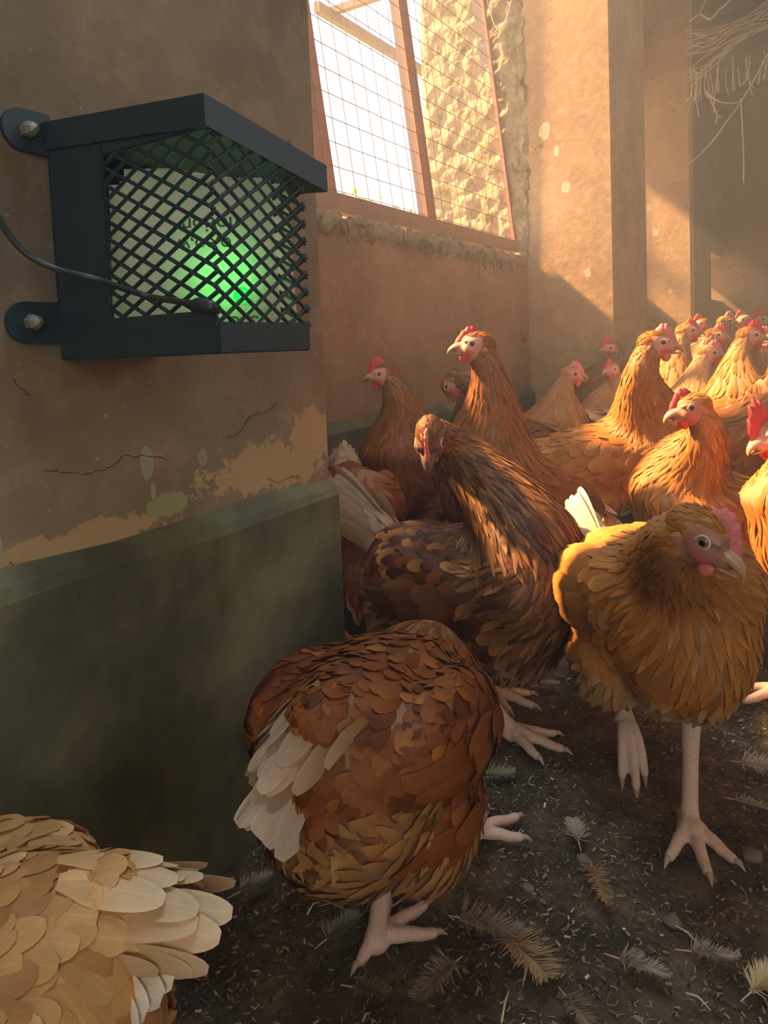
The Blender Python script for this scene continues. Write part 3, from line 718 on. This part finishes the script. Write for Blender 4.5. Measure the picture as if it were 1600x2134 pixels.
    down = np.array((-.25, 0, -1.0)); k = np.clip((.175 - P[:, 2]) / .07, 0, 1) * (P[:, 2] < .19); k = np.where(par > 9, k, k * .3)
    D = D * (1 - .75 * k[:, None]) + down * (.75 * k[:, None]); dg_ = np.clip((np.abs((D * Nn).sum(1)) - .55) * 3, 0, 1)[:, None]; D = D * (1 - .8 * dg_) + np.array((0, 0, -1.)) * .8 * dg_; D += rs.normal(0, .10, D.shape)
    sidek = (np.abs(Nn[:, 1]) > .5) & (par > 10); D[sidek, 2] -= .22
    D -= Nn * (D * Nn).sum(1)[:, None]; D /= np.linalg.norm(D, axis=1)[:, None] + 1e-9
    # regions:  0 head, 1 neck, 2 cape, 3 body, 4 fluff
    reg = np.full(m, 3); reg[par < 2.6] = 0; reg[(par >= 2.6) & (par < 7.2)] = 1; reg[(par >= 7.2) & (par < 10.2)] = 2
    low = (P[:, 2] < bodyz - .045) | ((P[:, 0] < -.06) & (P[:, 2] < bodyz - .0)); reg[low & (par > 9.3)] = 4
    SP = np.array([.0042, .0062, .0085, .0095, .0080]) * spacing * (1 if det > 1 else 1.45)
    cell = {}; keep = []
    for i in range(m):
        r = SP[reg[i]]; g = (int(P[i, 0] / .006), int(P[i, 1] / .006), int(P[i, 2] / .006)); ok = True; R_ = int(r / .006) + 1
        for a_ in range(-R_, R_ + 1):
            for b_ in range(-R_, R_ + 1):
                for c_ in range(-R_, R_ + 1):
                    for j in cell.get((g[0] + a_, g[1] + b_, g[2] + c_), ()):
                        if (P[i, 0] - P[j, 0]) ** 2 + (P[i, 1] - P[j, 1]) ** 2 + (P[i, 2] - P[j, 2]) ** 2 < r * r: ok = False; break
                    if not ok: break
                if not ok: break
            if not ok: break
        if ok: cell.setdefault(g, []).append(i); keep.append(i)
    keep = np.array(keep)
    big = 1.0 if det > 1 else 1.35
    base, dark, tip, neck, fl_ = (np.array(pal[q]) for q in ('base', 'dark', 'tip', 'neck', 'fluff'))
    batches = []
    for rg, kind, L, Wd, l0, l1 in ((0, 'point', .013, .0055, .0003, .0014), (1, 'point', .030, .0080, .0006, .0026), (2, 'point', .042, .0115, .0010, .0036), (3, 'round', .033, .0175, .0008, .0032), (4, 'fluff', .027, .0120, .0010, .0060)):
        K = keep[reg[keep] == rg]; n = len(K)
        if n == 0: continue
        q = rs.uniform(0, 1, (n, 1)); hue = rs.normal(1, .065, (n, 1))
        # patches of darker / lighter feathers
        pn = np.array([mno.noise(Vector(P[i]) * 26 + Vector((seed, 0, 0))) for i in K])[:, None]
        lowmix = np.clip(pn * 2.2 + .35 + (q - .5) * mottled * 2, 0, 1)
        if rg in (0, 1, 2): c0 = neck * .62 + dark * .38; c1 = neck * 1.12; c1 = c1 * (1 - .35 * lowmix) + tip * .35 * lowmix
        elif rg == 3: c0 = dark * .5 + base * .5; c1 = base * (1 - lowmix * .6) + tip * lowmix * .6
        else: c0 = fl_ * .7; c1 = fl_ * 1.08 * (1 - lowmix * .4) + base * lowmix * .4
        mk = (q < mottled * .35) & (pn > -.1); c1 = np.where(mk, tip * 1.15, c1); mk = (q > 1 - mottled * .5); c1 = np.where(mk, dark, c1)
        c0 = np.broadcast_to(c0, (n, 3)) * hue; c1 = np.broadcast_to(c1, (n, 3)) * hue
        ll = L * big * rs.uniform(.8, 1.2, n); ww = Wd * big * rs.uniform(.85, 1.15, n)
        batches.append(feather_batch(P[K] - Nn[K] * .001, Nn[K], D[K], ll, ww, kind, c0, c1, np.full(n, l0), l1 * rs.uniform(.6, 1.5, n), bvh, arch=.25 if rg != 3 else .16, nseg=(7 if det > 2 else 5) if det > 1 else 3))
    # small feathers on the skull itself
    hk_ = rs.choice(len(hc), 900 if det > 1 else 300); hk_ = hk_[(fm[hk_] < .35)]
    hn_w = np.array([list(HR @ Vector(hn[i])) for i in hk_]); d0 = np.array([list(HR @ Vector((-1, 0, -.35)))] * len(hk_)) + rs.normal(0, .12, (len(hk_), 3)); d0 -= hn_w * (d0 * hn_w).sum(1)[:, None]; d0 /= np.linalg.norm(d0, axis=1)[:, None] + 1e-9
    n = len(hk_); hue = rs.normal(1, .12, (n, 1))
    batches.append(feather_batch(hw[hk_], hn_w, d0, np.full(n, .0085), np.full(n, .0038), 'point', np.tile(neck * .8, (n, 1)) * hue, np.tile(neck * 1.1, (n, 1)) * hue, np.full(n, .0001), np.full(n, .0012), None, nseg=2))
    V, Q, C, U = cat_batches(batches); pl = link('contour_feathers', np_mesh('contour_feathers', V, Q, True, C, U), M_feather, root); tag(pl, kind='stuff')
    # ---------------- wing feathers, each its own part
    def one(nm, P0, N0, D0, L, Wd, kind, c0, c1, l0, l1, bv, nseg=7, curl=0.0, arch=.2):
        v, q, c, u_ = feather_batch(np.array([P0]), np.array([N0]), np.array([D0]), np.array([L]), np.array([Wd]), kind, np.array([c0]), np.array([c1]), np.array([l0]), np.array([l1]), bv, arch, nseg, curl)
        return link(nm, np_mesh(nm, v, q, True, c, u_), M_feather, root)
    tl = np.array(pal['tail']); tt_ = np.array(pal['tailtip'])
    if wing:
        for s_ in (1, -1):
            for row, (cnt, L, Wd, xs0, xs1, z0, z1) in enumerate(((nw, .095, .019, -.005, -.055, -.038, .040), (nw, .058, .021, .035, -.02, -.030, .046), (nw - 1, .040, .020, .062, .02, -.020, .042))):
                if det < 2 and row: continue
                for i in range(cnt):
                    g = i / (cnt - 1); p0 = bp(xs0 + (xs1 - xs0) * abs(g - .4), s_ * .16, z0 + (z1 - z0) * g)
                    h = bvh.find_nearest(p0)
                    if h[0] is None: continue
                    d = B @ Vector((-1, -s_ * .04, -.10 + .18 * (.5 - g))); nrm = Vector(h[1]); d = (d - nrm * d.dot(nrm)).normalized()
                    hu = rr.uniform(.8, 1.15); cream = pal is DARK and rr.random() < .12
                    c1 = tt_ * .9 if (cream and row == 0) else (base * .55 + tip * .45) * hu
                    one('wing_feather', h[0] + nrm * .001, nrm, d, L * rr.uniform(.92, 1.08), Wd, 'round', base * .8 * hu, c1, .003 + .0012 * (2 - row) * -1 + .0035, .0062 + .001 * i / cnt + row * .0016, bvh, 12)
    # ---------------- tail
    td, tL, tsp = tail; tb = bp(-.120, 0, .046)
    TR = B @ Matrix.Rotation(RD(rot_tail), 3, 'Z')
    nt = 14 if det > 1 else 8
    for i in range(nt):
        s_ = 1 if i % 2 else -1; g = (i // 2) / max(1, nt / 2 - 1)          # 0 centre .. 1 outer
        el = RD(td - g * 16); yw = RD(s_ * (3 + tsp * g)); d = TR @ Vector((-cos(el) * cos(yw), cos(el) * sin(yw), sin(el)))
        side = TR @ Vector((0, s_ * 1.0, .55 * (1 - g) + .1)); nrm = (side - d * side.dot(d)).normalized()
        p0 = tb + TR @ Vector((.02, s_ * .006 * (1 + g), -.012 * g)) ; hu = rr.uniform(.85, 1.12)
        one('tail_feather', p0, nrm, d, tL * (1 - .16 * g) * rr.uniform(.93, 1.05), .027, 'round', tl * hu, tt_ * hu, .001 * g, .004 * g, None, 14, .10, .25)
    # tail coverts joined to the tail base
    K = 46 if det > 1 else 16; PP = []; NN = []; DD = []
    for i in range(K):
        a_ = rs.uniform(-2.0, 2.0); g = rs.uniform(0, 1); el = RD(td - 10); ax_ = TR @ Vector((-cos(el), 0, sin(el)))
        upv = TR @ Vector((sin(el), 0, cos(el))); sv = TR @ Vector((0, 1, 0)); nrm = (upv * cos(a_) + sv * sin(a_)).normalized()
        p0 = tb + ax_ * (g * .045 - .03) + nrm * (.030 - g * .012); PP.append(list(p0)); NN.append(list(nrm)); DD.append(list((ax_ + nrm * .10 + sv * rs.normal(0, .1)).normalized()))
    n = K; hue = rs.normal(1, .1, (n, 1)); v, q, c, u_ = feather_batch(np.array(PP), np.array(NN), np.array(DD), rs.uniform(.045, .065, n), np.full(n, .021), 'round', np.tile(tl * .9, (n, 1)) * hue, np.tile(tl * .5 + tt_ * .5, (n, 1)) * hue, np.full(n, .001), np.full(n, .003), None, nseg=9, curl=.12)
    tag(link('tail_coverts', np_mesh('tail_coverts', v, q, True, c, u_), M_feather, root), kind='stuff')
    return root

def G(px, py, dep):
    d = ray(px, py); return CAM + d * (dep / d.dot(FW))
STAND = None
# --- nearest hens
def loc(h, base, p):                      # world point -> hen frame
    return tuple(Matrix.Rotation(-RD(h), 3, 'Z') @ (Vector(p) - Vector((base[0], base[1], 0))))
hen('rust brown hen seen from behind with cream-tipped tail drooping left, head hidden', (-.325, .50), 96, (-.31, .625, .05), 100, -70, RUST, .90, pitch=-7, det=3, seed=1,
    legs=[((-.03, -.01, .10), loc(96, (-.325, .50), (-.330, .478, 0)), -20, False), ((.04, -.045, .095), loc(96, (-.325, .50), (-.318, .655, 0)), -35, False)], tail=(-36, .110, 14), rot_tail=-50, body=(.95, 1.12, 1.06), bodyz=.198, neckbend=.05, nt=.2, neckr=.68, mottled=.3)
hen('buff hen seen from above at the bottom left corner, cream tail to the right', (-.390, .146), 222, (-.51, .03, .14), 225, -40, BUFF, .88, pitch=-4, det=3, seed=2, tail=(-8, .070, 34), body=(1.0, 1.1, 1.0), bodyz=.20, neckbend=.5, mottled=.25)
hb = (-.180, .815)
hen('large buff hen striding at right, one foot planted, head turned to the right', hb, -52, tuple(G(1462, 1118, .575)), -14, -30, ORANGE, .97, nt=.12, pitch=14, det=2, seed=3, neckbend=.6, neckr=.85,
    legs=[((.03, .030, .088), loc(-52, hb, (-.130, .752, 0)), -14, False), (tuple(Vector(loc(-52, hb, G(1296, 1500, .87))) + Vector((-.01, 0, .065))), loc(-52, hb, G(1300, 1512, .86)), -8, True)], tail=(52, .125, 16), body=(1.08, .97, 1.14), bodyz=.212, combk=.7, mottled=.2, combm=M_combp, bare=(.36, .16, .10))
hen('dark mottled hen in the middle, bending its head down towards the camera', (-.430, .870), -6, tuple(G(895, 915, .91)), -72, -58, DARK, 1.0, pitch=0, det=2, seed=4, tail=(46, .155, 36), body=(1.05, 1.1, 1.12), bodyz=.168, neckr=1.05, mottled=.9, combk=.5, combm=M_combp, beakm=M_beakd, bare=(.16, .08, .06), neckbend=1.15, nt=.5,
    legs=[((.0, .045, .095), (.0, .06, 0), 0, False), ((.02, -.045, .095), loc(-6, (-.430, .870), (-.355, .838, 0)), 5, False)])
hen('tall rust hen standing upright with a long neck, facing left', (-.465, 1.17), 238, tuple(G(990, 722, 1.17)), 214, 2, RUST, 1.05, pitch=34, det=2, seed=5, tail=(10, .10, 18), bodyz=.215, body=(1.1, .98, 1.0), combk=.6, mottled=.25, neckr=.98)
hen('rust hen with bright red comb looking left, close to the wall behind', (-.735, 1.30), 262, tuple(G(800, 782, 1.44)), 205, -4, RUST, 1.02, pitch=36, det=2, seed=6, bodyz=.215, combk=1.1)
hen('rust hen pecking at the floor in the dark gap behind the wall corner', (-.735, 1.06), -50, (-.64, .92, .115), -60, -70, RUST, .95, pitch=-6, det=2, seed=7, neckbend=.3)
hen('brown hen with lowered pink comb facing left, amid the sunlit group', (-.165, 1.25), 226, tuple(G(1440, 852, 1.06)), 216, -10, ORANGE, 1.02, pitch=26, det=2, seed=8, combk=.7, mottled=.5, bare=(.42, .17, .11), bodyz=.195, neckr=.95, neckbend=.8)
hen('hen cut by the right edge, showing its upright bright red comb', (.015, 1.12), 225, tuple(G(1612, 905, .97)), 222, -20, ORANGE, 1.05, pitch=28, det=2, seed=9, combk=1.9, mottled=.6, legs=[((0, .045, .1), (.01, .048, 0), 0, False), ((0, -.045, .1), (.06, -.05, 0), 0, False)])
hen('tall golden hen looking right with pale hackles, body stretching left', (-.43, 1.46), 22, tuple(G(1368, 718, 1.35)), 22, -6, ORANGE, 1.12, pitch=14, det=2, seed=10, combk=.9, combm=M_combp, body=(1.15, .95, .95), tail=(25, .09, 16))
# --- middle distance
far = [
 ('hen looking right beside the shaded wall, behind the tall golden hen', (-.70, 1.80), 30, (1190, 782, 1.9), 28, -4, ORANGE, 1.05, 1.0),
 ('small distant hen with red comb facing left against the pier shadow', (-.62, 2.50), 205, (1275, 727, 2.5), 205, -4, DARK, 1.15, 1.2),
 ('distant hen facing the camera below the pier, pale face', (-.55, 2.15), 250, (1274, 772, 2.1), 250, 0, ORANGE, 1.0, .8),
 ('hen showing only its brown back behind the golden hen in the sun', (-.20, 1.66), 10, (1660, 800, 1.62), 20, -30, RUST, 1.18, 1.0),
 ('hen with cream back feathers behind the tall rust hen', (-.66, 1.62), 165, (945, 800, 1.62), 170, -70, DARK, 1.1, .8),
 ('hen with orange breast and head turned right, by the second pier', None, 60, (1432, 692, 2.15), 30, 0, ORANGE, 1.2, .8),
 ('sunlit hen with pale yellow nape looking right, behind the orange one', None, 55, (1478, 738, 1.95), 25, -5, BUFF, 1.1, .9),
 ('golden hen with fringed hackles looking right near the right edge', None, 70, (1562, 702, 1.85), 28, -4, ORANGE, 1.18, 1.0),
 ('distant hen facing left, leftmost of the back row', None, 60, (1462, 676, 3.3), 205, -4, RUST, 1.25, 1.2),
 ('distant hen facing right, second in the back row', None, 290, (1512, 672, 3.1), 25, -2, ORANGE, 1.25, 1.1),
 ('distant hen with a pale head in the back row near the right edge', None, 240, (1548, 668, 3.6), 210, -2, BUFF, 1.3, 1.2),
 ('distant hen at the right edge of the back row, red comb', None, 215, (1592, 668, 2.9), 200, -2, RUST, 1.3, 1.3),
 ('hen partly cut by the right edge with a dark pink face', None, 210, (1606, 712, 2.15), 205, -8, DARK, 1.2, 1.2),
 ('brown hen between the golden hens, head low behind the others', None, 190, (1572, 690, 2.5), 195, -4, RUST, 1.25, 1.0),
 ('rust hen deep in the flock behind the pale yellow one', None, 20, (1490, 700, 2.4), 15, -6, RUST, 1.15, 1.0),
]
for i, (lb, p, hd, h, hy, hp_, pal, sc, ck) in enumerate(far):
    hw_ = G(*h); p = p or (hw_.x - cos(RD(hd)) * .13 * sc, hw_.y - sin(RD(hd)) * .13 * sc)
    hen(lb, p, hd, tuple(hw_), hy, hp_, pal, sc, det=1, pitch=16, seed=20 + i, combk=ck, nw=5, group='hens at the back of the flock', combm=M_combp if i % 3 == 0 else None)

# ================================================================== litter on the floor
def chips(n, x0, x1, y0, y1, cols, smin, smax, name, label):
    X = nrs.uniform(x0, x1, n); Y = y0 + (y1 - y0) * nrs.uniform(0, 1, n) ** 1.3; a = nrs.uniform(0, 2 * pi, n); L = nrs.uniform(smin, smax, n); Wd = L * nrs.uniform(.12, .45, n); Z = hfield(X, Y) + nrs.uniform(.0005, .004, n)
    tl = nrs.normal(0, .25, (n, 2)); dx, dy = np.cos(a), np.sin(a)
    V = np.zeros((n, 5, 3))
    for k, (s, t) in enumerate(((-1, -1), (1, -.6), (1, 1), (-1, .7))):
        px = X + dx * s * L / 2 - dy * t * Wd / 2; py = Y + dy * s * L / 2 + dx * t * Wd / 2; V[:, k] = np.stack([px, py, Z + s * L * tl[:, 0] * .5 + t * Wd * tl[:, 1]], -1)
    V[:, 4] = V[:, :4].mean(1) + np.array((0, 0, 1)) * (L * .12)[:, None]
    idx = np.array([(0, 1, 4), (1, 2, 4), (2, 3, 4), (3, 0, 4)]); Q = (idx[None] + (np.arange(n) * 5)[:, None, None]).reshape(-1, 3)
    ci = nrs.randint(0, len(cols), n); C = np.repeat(np.array(cols)[ci] * nrs.uniform(.6, 1.3, (n, 1)), 5, axis=0)
    o = link(name, np_mesh(name, V.reshape(-1, 3), Q, False, C), M_litter); tag(o, label, 'litter', kind='stuff')
M_litter = attr_mat('litter_bits', .9)
chips(90000, W + .02, .75, .25, 2.2, [(.16, .095, .040), (.085, .050, .022), (.25, .16, .07), (.05, .030, .013), (.34, .23, .11)], .0015, .0060, 'wood_shavings', 'dark trodden wood shavings and dry droppings covering the coop floor')
chips(3600, W + .02, .75, .3, 2.2, [(.42, .32, .19), (.55, .44, .28), (.32, .22, .12)], .0015, .0075, 'pale_shavings', 'scattered pale wood shavings lying on the dark litter')
# straws
for i, (a, b) in enumerate((((815, 1890), (895, 1855)), ((1045, 2130), (1060, 2065)), ((1400, 1925), (1470, 1985)), ((1430, 2070), (1480, 2105)), ((640, 1905), (665, 1880)))):
    def gz(px, py): d = ray(px, py); return CAM + d * ((-.5 + .004) / d.z)
    A_, B_ = gz(*a), gz(*b); v, q = tube([A_, (A_ + B_) / 2 + Vector((0, 0, .004)), B_], [.0009, .0008, .0005], 6); o = link('straw', mesh('straw', v, q, True), plain('straw', (.55, .45, .22), .7))
    tag(o, ['thin pale straw beside the planted foot of the rear-view hen', 'upright-looking straw at the bottom edge of the picture', 'short broad straw in front of the striding hen foot', 'dull straw near the bottom right corner', 'tiny straw left of the rear-view hen leg'][i], 'straw')
# fallen feathers
def fallen(px, py, ang, L, Wd, c0, c1, label, kind='fluff', curl=.1):
    d = ray(px, py); p = CAM + d * ((-.5 + .004) / d.z); D = np.array([cos(RD(ang)), sin(RD(ang)), .06]); N = np.array([-.06 * cos(RD(ang)), -.06 * sin(RD(ang)), 1.])
    root = empty('fallen_feather', p); tag(root, label, 'feather', 'loose feathers on the litter')
    v, q, c, u = feather_batch(np.zeros((1, 3)), N[None], D[None], np.array([L]), np.array([Wd * .45]), kind, np.array([c0]), np.array([c1]), np.array([.002]), np.array([.008]), None, .35, 8, curl)
    link('vane', np_mesh('vane', v, q, True, c, u), M_feather, root)
    n = 190; s = nrs.uniform(0, .98, n); PP = np.array([D * L * t for t in s]); sd_ = np.where(nrs.uniform(size=n) > .5, 1, -1); side = np.cross(N, D)
    fl = np.clip(1 - s / .6, 0, 1)[:, None]; DD = D[None] * (.9 - .5 * fl) + side[None] * sd_[:, None] * .8 + nrs.normal(0, .10, (n, 3)) * (1 + 2.5 * fl) + np.array([0, 0, .10]) + np.array([0, 0, .22]) * fl; DD /= np.linalg.norm(DD, axis=1)[:, None]
    ln = Wd * .75 * np.clip(1.25 - s ** 2.5, .1, 1) * nrs.uniform(.6, 1.15, n); hue = nrs.normal(1, .12, (n, 1))
    v, q, c, u = feather_batch(PP + N * .002, np.tile(N, (n, 1)), DD, ln, np.full(n, .0015), 'point', np.tile(c0, (n, 1)) * hue, np.tile(c1, (n, 1)) * hue, np.full(n, .001), np.full(n, .003), None, .1, 3)
    tag(link('down_tuft', np_mesh('down_tuft', v, q, True, c, u), M_feather, root), kind='stuff')
    t, q2 = tube([(0, 0, .001), tuple(-D * .012)], [.0007, .0004], 5); link('quill', mesh('quill', t, q2), M_lid, root)
G1, G2 = (.36, .26, .16), (.52, .42, .29); O1, O2 = (.46, .25, .10), (.62, .42, .20)
for a in ((960, 1915, 5, .055, .026, G1, G2, 'pale grey-cream feather with a brown base at bottom centre'), (945, 2010, -100, .05, .022, G1, G2, 'limp grey feather left of the cream-and-brown one'),
          (1060, 1960, -30, .05, .035, O1, O2, 'ginger fluffy feather at bottom centre'), (1235, 1810, -60, .055, .018, O1, O2, 'orange curled feather in front of the striding hen'),
          (1205, 1755, 120, .028, .018, G1, G2, 'small pale tuft behind the orange curled feather'), (1290, 2000, -5, .040, .016, G1, G2, 'cream frayed feather lying at lower right'),
          (1440, 1985, 10, .035, .014, G1, G2, 'pale ragged feather near the striding foot'), (1565, 2070, 60, .035, .02, O2, (.7, .55, .3), 'yellowish tuft in the bottom right corner'),
          (1545, 1590, 0, .06, .028, G2, (.66, .55, .38), 'bright fluffy feather in the sunlit litter at right edge'), (1530, 1668, -10, .06, .010, G2, (.75, .66, .5), 'slim white feather pointing off the right edge'),
          (500, 1860, 60, .032, .014, G1, (.40, .33, .28), 'small greyish feather by the cream tail at bottom left'), (680, 1960, 70, .035, .018, (.2, .18, .14), (.3, .26, .2), 'dull grey feather left of the standing leg'),
          (1010, 1620, 30, .035, .02, (.3, .25, .14), (.42, .35, .2), 'fluffy feather in the shade behind the rear-view hen'), (1120, 1430, 20, .03, .015, G1, G2, 'curled dry feather below the dark mottled hen'),
          (1180, 2080, -40, .04, .016, (.3, .2, .1), (.4, .3, .16), 'brown feather at the bottom edge, right of centre'), (740, 2060, 10, .03, .014, (.25, .15, .08), (.34, .24, .14), 'brown feather at the bottom edge, left of centre')):
    fallen(*a[:5], *[tuple(x * .95 for x in q_) for q_ in a[5:7]], *a[7:])
# clods
for i, (px, py, r) in enumerate(((1215, 1790, .007), (1565, 1782, .010), (1400, 1920, .008), (1330, 1990, .007), (690, 1870, .006), (800, 1930, .009), (835, 1935, .011), (1480, 1830, .006), (1100, 1850, .006), (1140, 2000, .007))):
    d = ray(px, py); p = CAM + d * ((-.5 + .004) / d.z); v, q = ellipsoid((0, 0, 0), (r, r * .8, r * .55), None, 10, 7)
    v = [tuple(Vector(x) * (1 + .35 * mno.noise(Vector(x) * 160 + Vector((i, 0, 0))))) for x in v]
    o = link('clod', mesh('clod', v, q, True), plain('clod_earth', (.16, .12, .075), .95, 0, 60, .3, .3)); o.location = p
    tag(o, ['small pale clod behind the orange curled feather', 'rounded clod at the tip of the striding hen toe', 'clod right of the orange curled feather', 'clod among pale shavings at lower right', 'tiny clod left of the rear-view hen leg', 'grey clod right of the rear-view hen foot', 'flat grey clod beside the grey one near the rear-view hen foot', 'little clod by the middle claw of the striding hen', 'little clod in the open litter right of the rear-view hen', 'clod beside the ginger fluffy feather'][i], 'clod')
